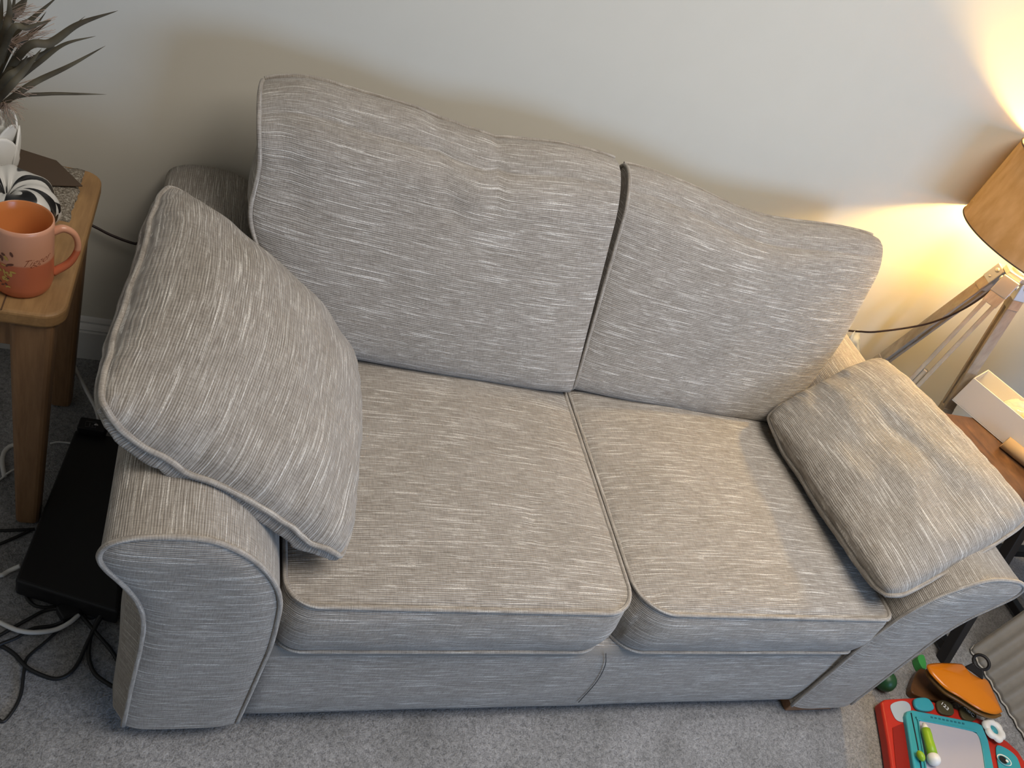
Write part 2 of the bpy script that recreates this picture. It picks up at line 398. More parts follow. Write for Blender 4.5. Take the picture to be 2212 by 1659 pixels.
def back_cushion(name, c8, dims, r, label, group, bulge=.035, wr=None, seed=1, wide=None, topf=None):
    """c8: dict of 8 world corners keyed (sx,sy,sz); front is sy=-1"""
    hx, hy, hz = [d / 2 for d in dims]
    K = {k: Vector(v) for k, v in c8.items()}
    ctr = sum(K.values(), Vector()) / 8
    root = thing(name, label, 'cushion', tuple(ctr), group)
    def warp(p):
        u, v, w_ = (p[0] / hx + 1) / 2, (p[1] / hy + 1) / 2, (p[2] / hz + 1) / 2
        o = Vector()
        for sx in (0, 1):
            for sy in (0, 1):
                for sz in (0, 1): o += K[(sx * 2 - 1, sy * 2 - 1, sz * 2 - 1)] * ((u if sx else 1 - u) * (v if sy else 1 - v) * (w_ if sz else 1 - w_))
        return o
    def seq(h, n, r=r):
        r = min(r, h * .98)
        e = [r * (1 - math.cos(math.pi / 2 * k / 5)) for k in range(5)]
        L = [-h + a for a in e] + [(-h + r) + (2 * h - 2 * r) * k / n for k in range(n + 1)] + [h - a for a in reversed(e)]
        return L
    def disp(q):
        x, y, z = q
        q = Vector(q); rz = r if z > 0 else r * .55; rz = min(rz, hy * .98)
        cl = Vector((x, max(-hy + rz, min(hy - rz, y)), max(-hz + rz, min(hz - rz, z))))
        d = q - cl
        if d.length > 1e-9:
            mx = max(abs(d.x), abs(d.y), abs(d.z)); d = d.normalized() * mx
        p = cl + d
        ex = max(0, 1 - (x / hx) ** 2) ** .6; ez = max(0, 1 - (z / hz) ** 2) ** .6; ey = max(0, 1 - (y / hy) ** 2)
        f = -y / hy
        off = Vector((0, 0, 0))
        off.y -= bulge * ex * ez * max(0, f) - bulge * .3 * ex * ez * max(0, -f)
        off.x += (x / hx) * .014 * ez * ey; off.x += math.copysign(1, x) * abs(x / hx) ** 3 * (wide(x, z) if wide else 0); off.z += max(0, z / hz) * .012 * ex * ey
        if topf and z > 0: off.z += topf(x) * (z / hz) ** 2
        nz = .010 * fbm(x * 5 + seed, z * 5, seed) * ex * ez
        off.y -= nz * max(0, f)
        if wr: off.y -= wr(x, z) * max(0, f)
        if wr and z > hz - 1e-6: off.z += wr(x, hz) * .45 * (1 - abs(y / hy))
        return warp(p + off)
    xs, ys, zs = seq(hx, 44, .02), seq(hy, 4), seq(hz, 36)
    V = []; F = []; U = []; key = {}
    def vid(q):
        k = tuple(round(a, 6) for a in q)
        if k not in key: key[k] = len(V); V.append(disp(q))
        return key[k]
    def face(A, B, mk, uv, flip):
        for i in range(len(A) - 1):
            for j in range(len(B) - 1):
                q = [(A[i], B[j]), (A[i + 1], B[j]), (A[i + 1], B[j + 1]), (A[i], B[j + 1])]
                if flip: q = q[::-1]
                F.append(tuple(vid(mk(*c)) for c in q)); U.append([uv(*c) for c in q])
    s5 = seed * 3.1
    face(xs, zs, lambda a, b: (a, -hy, b), lambda a, b: (a + s5, b), False)
    face(xs, zs, lambda a, b: (a, hy, b), lambda a, b: (a + s5, b + 9), True)
    face(xs, ys, lambda a, b: (a, b, hz), lambda a, b: (a + s5, hz + b + hy), False)
    face(xs, ys, lambda a, b: (a, b, -hz), lambda a, b: (a + s5, -hz - b - hy), True)
    face(ys, zs, lambda a, b: (-hx, a, b), lambda a, b: (a, b + 5), True)
    face(ys, zs, lambda a, b: (hx, a, b), lambda a, b: (a, b + 5), False)
    obj('cover', V, F, FAB, root, U)
    for sx in (-1,):
        path = [disp((sx * hx, -hy, z)) for z in zs] + [disp((sx * hx, y, hz)) for y in ys[1:]] + [disp((sx * hx, hy, z)) for z in reversed(zs[:-1])]
        MB().tube([p + Vector((sx * .002, -.001, 0)) for p in path], .0042, 8).build('piping', FABP, root)
    path = [disp((x, hy * .55, hz)) + Vector((0, .002, .003)) for x in xs]
    MB().tube(path, .0042, 8).build('piping', FABP, root)
    return root

# ------------------------------------------------------------------ sofa
D0 = -.915
sofa = thing('sofa', 'two seat oatmeal slub weave sofa with scroll arms standing against the cream wall', 'sofa', (0, -.47, 0))
armL_front = [(-.802, .043), (-.799, .179), (-.795, .309), (-.797, .381), (-.806, .423), (-.818, .452), (-.834, .48), (-.849, .503), (-.858, .522), (-.860, .538), (-.855, .555), (-.842, .568), (-.815, .579), (-.763, .584), (-.723, .577), (-.684, .552), (-.655, .52), (-.632, .481), (-.620, .445), (-.614, .407), (-.609, .311), (-.612, .221), (-.616, .123), (-.620, .043)]
def arm_profile(front, k):      # k = 0 front panel, 1 the body further back, whose outer side hangs straighter
    out = []
    for x, z in front:
        if x < -.79 and z < .5: x = x + k * (-.842 - x) * (.75 if z > .3 else .62)
        out.append((x, z))
    return out
def make_arm(sx, name='arm'):
    n = 6
    fr = catmull([(x, z, 0) for x, z in arm_profile(armL_front, 0)], n)
    bd = catmull([(x, z, 0) for x, z in arm_profile(armL_front, 1)], n)
    secs = [(D0, fr, 0), (D0 + .012, fr, .3), (D0 + .03, bd, .8)] + [(D0 + .03 + (.86) * k / 24, bd, 1) for k in range(1, 25)]
    V = []; F = []; U = []; L = len(fr)
    arc = [0]
    for i in range(1, L): arc.append(arc[-1] + (fr[i] - fr[i - 1]).length)
    for (y, pr_, kk) in secs:
        for i, p in enumerate(pr_):
            q = p
            if 0 < kk < 1: q = fr[i] * (1 - kk) + bd[i] * kk
            wob = .004 * fbm(y * 4, arc[i] * 4, sx) * kk
            c = Vector((-.73, .42, 0)); d = (Vector((q.x, q.y, 0)) - c).normalized()
            V.append(((q.x + d.x * wob) * -sx, y, q.y + d.y * wob))
    for a in range(len(secs) - 1):
        for i in range(L - 1):
            q = (a * L + i, a * L + i + 1, (a + 1) * L + i + 1, (a + 1) * L + i)
            uv = [(secs[a][0], arc[i]), (secs[a][0], arc[i + 1]), (secs[a + 1][0], arc[i + 1]), (secs[a + 1][0], arc[i])]
            if sx > 0: q = q[::-1]; uv = uv[::-1]
            F.append(q); U.append(uv)
    # bottom and rear closures
    a = 0; b = (len(secs) - 1) * L
    F.append(tuple(b + i for i in range(L))); U.append([(0, 0)] * L)
    F.append((0, (len(secs) - 1) * L, len(secs) * L - 1, L - 1)); U.append([(0, 0)] * 4)
    arm = obj(name, V, F, FAB, sofa, U)
    # front panel: gently padded face, a grid between the outer and inner outline
    P2 = [(p.x * -sx, p.y) for p in fr]
    ti = max(range(len(P2)), key=lambda a: P2[a][1])
    def at_z(side, z):
        for a, b in zip(side, side[1:]):
            if a[1] <= z <= b[1]: return a[0] + (b[0] - a[0]) * ((z - a[1]) / max(1e-9, b[1] - a[1]))
        return side[-1][0] if z > side[-1][1] else side[0][0]
    sl, sr = P2[:ti + 1], P2[ti:][::-1]
    vv = []; ff = []; uu = []; NZ, NX = 60, 20; zt = P2[ti][1]
    for a in range(NZ + 1):
        w_ = math.sin(a / NZ * math.pi / 2) * .6 + a / NZ * .4; z = .043 + (zt - .0006 - .043) * w_
        xl, xr = at_z(sl, z), at_z(sr, z)
        for b in range(NX + 1):
            u = b / NX; u = .5 - .5 * math.cos(u * math.pi)
            pad = (1 - abs(2 * u - 1) ** 5) * min(1, (zt - z) / .05 + .05) ** .5
            vv.append((xl + (xr - xl) * u, D0 - .002 - .010 * pad, z))
    for a in range(NZ):
        for b in range(NX):
            q = (a * (NX + 1) + b, a * (NX + 1) + b + 1, (a + 1) * (NX + 1) + b + 1, (a + 1) * (NX + 1) + b)
            if sx > 0: q = q[::-1]
            ff.append(q); uu.append([(vv[c][0] + 2, vv[c][2]) for c in q])
    fp = obj('front_panel', vv, ff, FAB, arm, uu)
    MB().tube([(p[0], D0 - .003, p[1]) for p in P2], .0043, 8).build('piping', FABP, arm)
    return arm
make_arm(-1); make_arm(1)
# base with a front rail
V = []; F = []; U = []
nx = 30; prof = [(-.06, .043), (-.88, .043), (-.905, .046), (-.909, .06), (-.911, .12), (-.911, .2), (-.909, .26), (-.903, .283), (-.885, .288), (-.06, .288)]
for i in range(nx + 1):
    x = -.625 + 1.25 * i / nx
    for y, z in prof: V.append((x, y + .002 * fbm(x * 6, z * 9, 2), z))
P = len(prof)
for i in range(nx):
    for j in range(P):
        j2 = (j + 1) % P; q = (i * P + j, i * P + j2, (i + 1) * P + j2, (i + 1) * P + j)
        x0_, x1_ = V[i * P][0], V[(i + 1) * P][0]; a = prof[j][1] - prof[j][0] * (1 if prof[j][1] > .28 else 0); b = prof[j2][1] - prof[j2][0] * (1 if prof[j2][1] > .28 else 0)
        F.append(q[::-1]); U.append([(x0_, a), (x0_, b), (x1_, b), (x1_, a)][::-1] if False else [(x1_, a), (x1_, b), (x0_, b), (x0_, a)])
F.append(tuple(range(P))); U.append([(0, 0)] * P); F.append(tuple(nx * P + j for j in reversed(range(P)))); U.append([(0, 0)] * P)
base = obj('seat_base', V, F, FAB, sofa, U)
DARKSEAM = M('dark_seam_thread', (.10, .095, .09), .9, .1)  # plain dark thread for the thin seam on the base front
sp = catmull([ony(1309, 1412, -.913), ony(1307, 1438, -.914), ony(1288, 1474, -.914), ony(1250, 1517, -.914)], 8)
MB().tube(sp, .0009, 6).build('seam', DARKSEAM, base)
# back frame
bf = MB(); 
prof = catmull([(-.03, .043, 0), (-.03, .30, 0), (-.03, .60, 0), (-.045, .665, 0), (-.085, .685, 0), (-.125, .665, 0), (-.145, .60, 0), (-.16, .30, 0)], 5)
V = []; F = []; U = []; P = len(prof)
for i in range(21):
    x = -.66 + 1.32 * i / 20
    for p in prof: V.append((x, p.x, p.y))
for i in range(20):
    for j in range(P - 1):
        q = (i * P + j, i * P + j + 1, (i + 1) * P + j + 1, (i + 1) * P + j)
        F.append(q); U.append([(V[a][0], V[a][2] - V[a][1]) for a in q])
F.append(tuple(reversed(range(P)))); U.append([(0, 0)] * P); F.append(tuple(20 * P + j for j in range(P))); U.append([(0, 0)] * P)
obj('back_frame', V, F, FAB, sofa, U)
W_FOOT = wood('foot_beech', (.30, .15, .07), (.2, .09, .04), (20, 40, 40), .4)
for sx in (-1, 1):
    for y0 in ((-.912 if sx > 0 else -.80), -.14):
        x0 = .632 if sx > 0 else -.80
        bevel(MB().box((x0 if sx > 0 else -.772, y0, 0), ((.775 if sx > 0 else -.645), y0 + .09, .047)).build('foot', W_FOOT, sofa, False), .004)

def crease(lst):
    def f(x, z):
        s = 0
        for (x0, z0, x1, z1, w_, a) in lst:
            dx, dz = x1 - x0, z1 - z0; L2 = dx * dx + dz * dz; t = max(0, min(1, ((x - x0) * dx + (z - z0) * dz) / L2))
            d = math.hypot(x - x0 - dx * t, z - z0 - dz * t); s += a * math.exp(-(d / w_) ** 2) * (1 - .5 * t)
        return s
    return f

box_cushion('seat_cushion', -.606, -.004, -.915, -.27, .290, .424, (.05, .055, .03, .03), .028, .012,
            'boxed oatmeal seat cushion on the left, its edge piping meeting the sofa middle', 'boxed seat cushions of the sofa',
            wr=crease([(-.17, -.72, -.15, -.88, .012, -.004), (-.30, -.45, -.27, -.40, .012, -.003)]))
box_cushion('seat_cushion', .010, .606, -.915, -.27, .290, .424, (.075, .02, .03, .03), .030, .012,
            'boxed oatmeal seat cushion on the right, warmed by lamplight beside the right arm', 'boxed seat cushions of the sofa')
c8 = {(-1, -1, -1): (-.612, -.388, .432), (1, -1, -1): (.000, -.405, .424), (-1, -1, 1): (-.738, -.235, .880), (1, -1, 1): (-.035, -.235, .878),
      (-1, 1, -1): (-.60, -.17, .424), (1, 1, -1): (-.01, -.17, .424), (-1, 1, 1): (-.725, -.085, .880), (1, 1, 1): (-.018, -.09, .872)}
back_cushion('back_cushion', c8, (.66, .17, .47), .078, 'large oatmeal back cushion on the left leaning against the wall, creased along its top', 'loose back cushions of the sofa',
             wr=crease([(-.03, .235, .0, .12, .018, -.012), (.085, .235, .08, .15, .012, -.014), (-.30, .22, -.27, .05, .02, -.008), (.05, .235, .04, .15, .012, .003)]), seed=1,
             wide=lambda x, z: (.030 * math.exp(-((z - .01) / .08) ** 2) if x < 0 else 0), topf=lambda x: -.015 * math.exp(-((x + .17) / .12) ** 2) - .030 * math.exp(-((x - .06) / .13) ** 2) - .030 * max(0, (-x - .20) / .13) ** 2)
c8 = {(-1, -1, -1): (.004, -.39, .424), (1, -1, -1): (.575, -.405, .418), (-1, -1, 1): (-.012, -.21, .882), (1, -1, 1): (.70, -.215, .872),
      (-1, 1, -1): (.006, -.17, .424), (1, 1, -1): (.60, -.17, .424), (-1, 1, 1): (.002, -.09, .874), (1, 1, 1): (.72, -.09, .862)}
back_cushion('back_cushion', c8, (.66, .17, .47), .078, 'smooth oatmeal back cushion on the right, the one nearer the lamp', 'loose back cushions of the sofa', seed=2,
             wide=lambda x, z: (.02 * math.exp(-(z / .12) ** 2) if x > 0 else -.008), topf=lambda x: -.036 * math.exp(-((x - .02) / .19) ** 2) - .010)

pillow('scatter_cushion', (-.858, -.245, .672), (-.894, -.795, .665), (-.527, -.885, .492), (-.485, -.40, .47), .115, .055,
       'plump piped scatter cushion leaning over the left arm beside the wooden stool', 'scatter cushions on the arms', seed=3, wave=.006, power=.5, pinch=.012)
pillow('scatter_cushion', (.765, -.335, .650), (.90, -.80, .645), (.540, -.915, .480), (.495, -.41, .470), .078, .045,
       'flatter piped scatter cushion resting on the right arm below the lamp', 'scatter cushions on the arms', seed=6, wave=.004, power=.30, pinch=-.01,
       wr=lambda s, t: -.002 * math.exp(-((t + .25 + .1 * s) / .05) ** 2) * max(0, 1 - abs(s + .1) / .75))

# ------------------------------------------------------------------ wooden stool on the left
tb = thing('stool', 'honey coloured wooden stool table with tapered legs left of the sofa', 'table', (-1.2, -.29, 0))
XR = -.966
def rrect(x0, x1, y0, y1, r, n=6):
    out = []
    for cx, cy, a0 in ((x1 - r, y1 - r, 0), (x0 + r, y1 - r, 90), (x0 + r, y0 + r, 180), (x1 - r, y0 + r, 270)):
        for k in range(n + 1):
            a = math.radians(a0 + 90 * k / n); out.append((cx + r * math.cos(a), cy + r * math.sin(a)))
    return out
bevel(MB().prism([(x, y, .522) for x, y in rrect(-1.47, XR, -.50, -.075, .035)], (0, 0, .028)).build('tabletop', W_HONEY, tb, False), .006, 3)
MB().box((-1.0525, -.499, .5495), (-1.0505, -.44, .5504)).build('plank_joint', M('joint_line', (.09, .045, .02), .8), tb, False)
bevel(MB().box((-1.40, -.475, .455), (-1.03, -.455, .522)).box((-1.40, -.12, .455), (-1.03, -.10, .522)).box((-1.0, -.45, .455), (-.985, -.13, .522)).build('apron', W_HONEY_LEG, tb, False), .003)
for (tx, ty, bx, by) in ((-1.013, -.462, -1.020, -.478), (-1.012, -.13, -1.013, -.165), (-1.42, -.462, -1.41, -.478), (-1.42, -.13, -1.41, -.165)):
    bevel(MB().bar((bx, by, 0), (tx, ty, .523), .040, .040, (0, 1, 0), .064, .060).build('leg', W_HONEY_LEG, tb, False), .010, 3)

# mug
MUG = M('two_tone_mug_glaze', (.6, .3, .2), .28, .5); T = NT(MUG)
sep = T.n('ShaderNodeSeparateXYZ'); T.l(T.coord('Object', (1, 1, 1)), sep.inputs[0])
T.color(T.ramp(sep.outputs[2], [(.0, (.50, .135, .06)), (.068, (.50, .14, .065)), (.069, (.60, .29, .175)), (.2, (.60, .29, .175))]))
MUGIN = M('orange_inner_glaze', (.55, .19, .055), .25, .5)
mc = Vector((-1.036, -.432, .55))
mug = thing('mug', 'peach and terracotta mug with script lettering standing on the wooden stool', 'mug', tuple(mc))
R_ = .0435; H_ = .129
mug_o = MB().lathe([(.0, 0), (.030, 0), (.037, .002), (.0405, .008), (R_, .02), (R_, H_ - .008), (R_ - .0004, H_ - .001), (R_ - .0022, H_)], mc, 64, None, False).build('body', MUG, mug)
MB().lathe([(R_ - .0022, H_), (R_ - .004, H_ - .002), (R_ - .0045, .02), (R_ - .009, .009), (.0, .007)], mc, 64, None, False).build('inner_wall', MUGIN, mug)
hd = Vector((math.cos(math.radians(18)), math.sin(math.radians(18)), 0))
hp = catmull([mc + hd * (R_ - .003) + Vector((0, 0, .102)), mc + hd * (R_ + .012) + Vector((0, 0, .108)), mc + hd * (R_ + .028) + Vector((0, 0, .096)), mc + hd * (R_ + .033) + Vector((0, 0, .070)), mc + hd * (R_ + .022) + Vector((0, 0, .042)), mc + hd * (R_ - .002) + Vector((0, 0, .022))], 8)
MB().tube(hp, lambda t: .0058 + .001 * math.cos(t * 6.28), 12).build('handle', MUG, mug)
TXT = M('dark_script_ink', (.20, .05, .02), .5)
tv, tf = text_verts('Tigger', .017, .55, .0001, -.0004)
cam_ang = math.atan2(CT.y - mc.y, CT.x - mc.x)
V = []
for v in tv:
    a = cam_ang - .05 + v.x / R_; V.append(mc + Vector((math.cos(a) * (R_ + .0003 + v.z), math.sin(a) * (R_ + .0003 + v.z), .068 + v.y + .16 * v.x)))
obj('lettering', V, tf, TXT, mug, None, False)
GOLD = M('gold_leaf_print', (.50, .33, .08), .4); DKP = M('brown_print', (.13, .05, .03), .5)
random.seed(11)
def dab(ang, z, r1, r2, rot):
    P = []
    for k in range(14):
        t = 2 * math.pi * k / 14; a_ = r1 * math.cos(t); b_ = r2 * math.sin(t); du = a_ * math.cos(rot) - b_ * math.sin(rot); dz = a_ * math.sin(rot) + b_ * math.cos(rot)
        a = ang + du / R_; P.append(mc + Vector((math.cos(a) * (R_ + .0004), math.sin(a) * (R_ + .0004), z + dz)))
    return P
g1 = MB(); g2 = MB()
for i in range(22):
    an = cam_ang - .28 - random.random() * .75; z = .060 + random.random() * .030 - .010 * (i % 3) 
    p = dab(an, z, .0022 + random.random() * .0025, .0012 + random.random() * .0012, random.random() * 3.1)
    (g1 if i % 3 else g2).add(p, [tuple(range(14))])
for i in range(12):
    an = cam_ang - .35 - random.random() * .6; z = .026 + random.random() * .022
    p = dab(an, z, .0028, .0014, random.random() * 3.1); (g1 if i % 2 else g2).add(p, [tuple(range(14))])
g1.build('printed_leaves', GOLD, mug, False); g2.build('printed_spots', DKP, mug, False)

# zebra scrunchie
ZEB = M('zebra_satin', (.6, .6, .58), .32, .5); T = NT(ZEB)
wv = T.n('ShaderNodeTexWave'); wv.inputs['Scale'].default_value = .36; wv.inputs['Distortion'].default_value = 9; wv.inputs['Detail'].default_value = 0.5; wv.inputs['Detail Scale'].default_value = 1.6
T.l(T.coord('UV', (1, 1, 1), (0, 0, 0), (0, 0, 1.25)), wv.inputs['Vector'])
T.color(T.ramp(wv.outputs['Fac'], [(.46, (.012, .011, .011)), (.52, (.62, .60, .55))]))
sc_c = Vector((-1.084, -.287, .55))
V = []; F = []; U = []; NA, NB = 120, 36
for i in range(NA):
    a = 2 * math.pi * i / NA
    for j in range(NB):
        b = 2 * math.pi * j / NB
        ruf = .0045 * math.sin(a * 9 + 1.2 * math.sin(a * 3)) * (1 - .55 * math.cos(b - math.pi)) * .5 + .004 * fbm(math.cos(a) * 3, math.sin(a) * 3, b)
        rm = .038; rr = .036 + ruf
        x = rm + rr * math.cos(b) * 1.02; z = .041 + (.041 + ruf * .6) * math.sin(b)
        z = max(.0, z)
        V.append(sc_c + Vector((x * math.cos(a) * 1.0, x * math.sin(a) * 1.08, z)))
for i in range(NA):
    for j in range(NB):
        i2 = (i + 1) % NA; j2 = (j + 1) % NB
        F.append((i * NB + j, i2 * NB + j, i2 * NB + j2, i * NB + j2))
        U.append([(i * .1, j * .055), ((i + 1) * .1, j * .055), ((i + 1) * .1, (j + 1) * .055), (i * .1, (j + 1) * .055)])
o = obj('scrunchie', V, F, ZEB, None, U); tag(o, 'black and white zebra print satin scrunchie behind the mug on the stool', 'hair scrunchie')

# brown card and lace under it
BRN = M('dark_brown_leather', (.075, .05, .032), .6, .3)
pl = [(-1.16, -.06), (-1.045, -.085), (-.992, -.150), (-1.055, -.172), (-1.13, -.15)]
o = bevel(MB().prism([(x, y, .5605) for x, y in pl], (0, 0, .003)).build('leather_coaster', BRN, None, False), .001, 2)
tag(o, 'dark brown pointed leather sheet lying behind the zebra scrunchie', 'coaster')
LACE = M('grey_woven_mat', (.26, .23, .18), .9, .1); T = NT(LACE); nz = T.noise(T.coord('Object', (1, 1, 1)), 260, 3, .7)
T.color(T.ramp(nz, [(.35, (.13, .11, .08)), (.5, (.26, .22, .17)), (.66, (.5, .46, .38))])); T.bump(nz, 1, .006)
V = []; F = []; N_ = 26
outl = lambda u, v: Vector((-1.15 + .152 * u + .006 * fbm(v * 8, u * 3), -.250 + .170 * v + .006 * fbm(u * 9, v * 2, 4), .5505 + .0085 * (1 - (2 * u - 1) ** 8) * (1 - (2 * v - 1) ** 8) * (.75 + .35 * fbm(u * 9, v * 9, 7))))
for j in range(N_ + 1):
    for i in range(N_ + 1): V.append(outl(i / N_, j / N_))
for j in range(N_):
    for i in range(N_): q = j * (N_ + 1) + i; F.append((q, q + 1, q + N_ + 2, q + N_ + 1))
o = obj('woven_mat', V, F, LACE); so = o.modifiers.new('s', 'SOLIDIFY'); so.thickness = -.0 + .002; so.offset = -1
tag(o, 'small frayed grey woven mat under the brown leather sheet on the stool', 'mat')

# white petal vase with dried leaves
VW = M('matt_white_ceramic', (.80, .78, .72), .45, .4)
vc = Vector((-1.144, -.150, .55))
vase = thing('vase', 'white petal shaped ceramic vase at the left edge of the stool', 'vase', tuple(vc))
V = []; F = []; NA = 96; prof = [(.0, 0), (.030, 0), (.036, .004), (.038, .03), (.038, .05), (.034, .075), (.028, .098), (.029, .106), (.025, .105), (.023, .08), (.018, .03)]
for (r, z) in prof:
    for k in range(NA):
        a = 2 * math.pi * k / NA; V.append(vc + Vector((r * math.cos(a), r * math.sin(a), z)))
for i in range(len(prof) - 1):
    for k in range(NA):
        k2 = (k + 1) % NA; F.append((i * NA + k, i * NA + k2, (i + 1) * NA + k2, (i + 1) * NA + k))
obj('body', V, F, VW, vase)
def petal(ang, zc, r, w, h, tilt):
    V = []; F = []; n = 20; mrows = 10
    c = vc + Vector((math.cos(ang) * r, math.sin(ang) * r, zc)); out = Vector((math.cos(ang), math.sin(ang), 0)); tan = Vector((-math.sin(ang), math.cos(ang), 0)); up = Vector((0, 0, 1)) * math.cos(tilt) + out * math.sin(tilt)
    nn_ = tan.cross(up)
    for i in range(mrows + 1):
        f = i / mrows
        for k in range(n):
            a = 2 * math.pi * k / n; dx = math.cos(a) * w * f; dz = math.sin(a) * h * f * (1 + .12 * math.sin(a))
            V.append(c + tan * dx + up * dz + nn_ * (.007 * (1 - f * f)) )
    for i in range(mrows):
        for k in range(n): k2 = (k + 1) % n; F.append((i * n + k, i * n + k2, (i + 1) * n + k2, (i + 1) * n + k))
    o = obj('petal', V, F, VW, vase); s_ = o.modifiers.new('s', 'SOLIDIFY'); s_.thickness = .003; s_.offset = 0
for k in range(6): petal(k * math.pi / 3 - .9, .052, .043, .034, .044, .15)
for k in range(6): petal(k * math.pi / 3 - .4, .084, .036, .028, .030, .3)

LEAF = M('dried_olive_leaf', (.11, .095, .06), .65, .3); T = NT(LEAF); nz = T.noise(T.coord('Object', (20, 20, 20)), 1, 3)
T.color(T.ramp(nz, [(.3, (.05, .038, .022)), (.7, (.12, .10, .06))]))
REED = M('dried_pink_grass', (.42, .30, .22), .8, .2)
foliage = thing('dried_bouquet', 'dried olive brown strap leaves and feathery grasses standing in the white vase', 'plant', (vc.x, vc.y, .67))
bp_ = Vector((vc.x - .004, vc.y, .655))
def blade(pts, wmax, n=22, twist=.4):
    C_ = catmull(pts, 8); V = []; F = []; L = len(C_)
    for i, p in enumerate(C_):
        t = i / (L - 1); a = C_[max(0, i - 1)]; b = C_[min(L - 1, i + 1)]; d = (b - a).normalized()
        side = d.cross(Vector((0.2, -1, .25 + twist * math.sin(t * 3)))).normalized(); up = side.cross(d)
        w_ = wmax * (math.sin(math.pi * min(1, t * .93 + .07)) ** .8) * (1 - t * .35)
        for k, s in ((0, -1), (1, 0), (2, 1)): V.append(p + side * w_ * s + up * (-.18 * w_ if s == 0 else 0))
    for i in range(L - 1):
        for k in (0, 1): q = i * 3 + k; F.append((q, q + 1, q + 4, q + 3))
    o = obj('leaf', V, F, LEAF, foliage); s_ = o.modifiers.new('s', 'SOLIDIFY'); s_.thickness = .0006
LV = [([(-40, 240), (20, 215), (75, 178), (150, 142), (228, 99)], -.20, .0065), ([(-40, 235), (30, 212), (100, 203), (170, 203), (230, 204)], -.17, .004),
      ([(-30, 175), (50, 110), (110, 92), (170, 52), (255, 23)], -.22, .0085), ([(-40, 225), (30, 180), (90, 130), (140, 95), (207, 78)], -.15, .0055),
      ([(-40, 190), (30, 150), (90, 120), (130, 80), (184, 35)], -.12, .005), ([(-35, 150), (20, 75), (60, 60), (110, 43)], -.25, .006),
      ([(-40, 130), (30, 80), (70, 40), (128, -10)], -.18, .006), ([(-40, 110), (10, 60), (30, 20), (65, -12)], -.2, .005),
      ([(-40, 215), (25, 135), (60, 80), (100, 25)], -.16, .005), ([(-35, 180), (10, 110), (25, 40), (35, -30)], -.2, .0055), ([(-60, 200), (-20, 120), (0, 50), (5, -30)], -.22, .006),
      ([(-40, 245), (10, 200), (55, 150), (90, 105)], -.24, .007), ([(-40, 140), (15, 60), (45, 20), (62, -20)], -.17, .008), ([(-40, 140), (5, 90), (20, 30), (18, -20)], -.23, .007), ([(-40, 160), (20, 105), (50, 85), (112, 42)], -.19, .007), ([(-40, 200), (10, 175), (40, 150), (60, 120)], -.21, .008), ([(-40, 205), (15, 160), (70, 128), (120, 100)], -.2, .0075)]
for pts, y, wv_ in LV:
    P = [bp_] + [ony(u, v, y + .0002 * (u)) for u, v in pts[1:]]
    blade(P, wv_ * .85)
random.seed(3)
for k, (u0, v0, u1, v1) in enumerate([(0, 230, 40, 240), (5, 225, 30, 262), (0, 120, 110, 60), (0, 60, 80, 30), (0, 90, 60, 110), (0, 200, 60, 190)]):
    g = MB()
    for i in range(26):
        a = ony(u0 + random.uniform(-5, 5), v0 + random.uniform(-5, 5), -.19); b = ony(u1 + random.uniform(-28, 20), v1 + random.uniform(-26, 22), -.19 + random.uniform(-.02, .02))
        mid_ = (a + b) / 2 + Vector((random.uniform(-.006, .006), 0, random.uniform(0, .012)))
        g.tube(catmull([bp_ + Vector((random.uniform(-.004, .004), 0, .0)), a, mid_, b], 3), .00035, 4)
    tag(g.build('feathery_grass', REED, foliage), None, None, None, 'stuff')

# ------------------------------------------------------------------ black box, cables on the carpet
bx = [(-1.010, -.654), (-.969, -.285), (-.858, -.300), (-.834, -.714)]
dv = thing('electronic_box', 'flat matt black electronic box on the carpet between the stool and the left arm', 'box', (-.92, -.48, 0))
bevel(MB().prism([(x, y, .006) for x, y in bx], (0, 0, .046)).build('casing', BLACK, dv, False), .006)
bevel(MB().prism([(-.965, -.300, .052), (-.962, -.268, .052), (-.905, -.272, .052), (-.91, -.305, .052)], (0, 0, .022)).build('socket_block', BLACK, dv, False), .004)
for x, y in ((-.99, -.62), (-.88, -.69), (-.955, -.31), (-.895, -.33)):
    MB().lathe([(0, 0), (.010, 0), (.010, .008), (0, .008)], (x, y, 0), 16).build('rubber_foot', RUBBER, dv)
LG = M('grey_marking', (.10, .10, .10), .5)
MB().tube([(-.950, -.296, .0742), (-.950, -.281, .0742), (-.930, -.282, .0742), (-.930, -.297, .0742)], .0008, 4, True).box((-.943, -.294, .0738), (-.941, -.285, .0746)).box((-.938, -.294, .0738), (-.935, -.291, .0746)).build('socket_marking', LG, dv, False)
def cable(pts, r, mat, label, name='cable', cat='cable', z=None, group=None, lift=None):
    P = []
    for i, p in enumerate(pts):
        if len(p) == 2: P.append(onz(p[0], p[1], r + .0005 + (lift[i] if lift else 0)))
        else: P.append(Vector(p))
    o = MB().tube(catmull(P, 10), r, 10).build(name, mat); tag(o, label, cat, group); return o
cable([(-30, 1500), (0, 1557), (25, 1540), (45, 1500), (52, 1450), (60, 1420), (100, 1385), (150, 1340), (170, 1325)], .0028, RUBBER, 'thin black cable curving down to the left below the white plug label', lift=[0, 0, 0, 0, .003, 0, 0, .004, .01])
cable([(-30, 1395), (0, 1395), (30, 1412), (60, 1443), (100, 1462), (125, 1466), (150, 1455), (170, 1430), (190, 1385), (215, 1340), (228, 1318)], .0034, RUBBER, 'black cable looping right up to the blue plug', lift=[0, 0, 0, .004, 0, 0, 0, 0, .006, .012, .02])
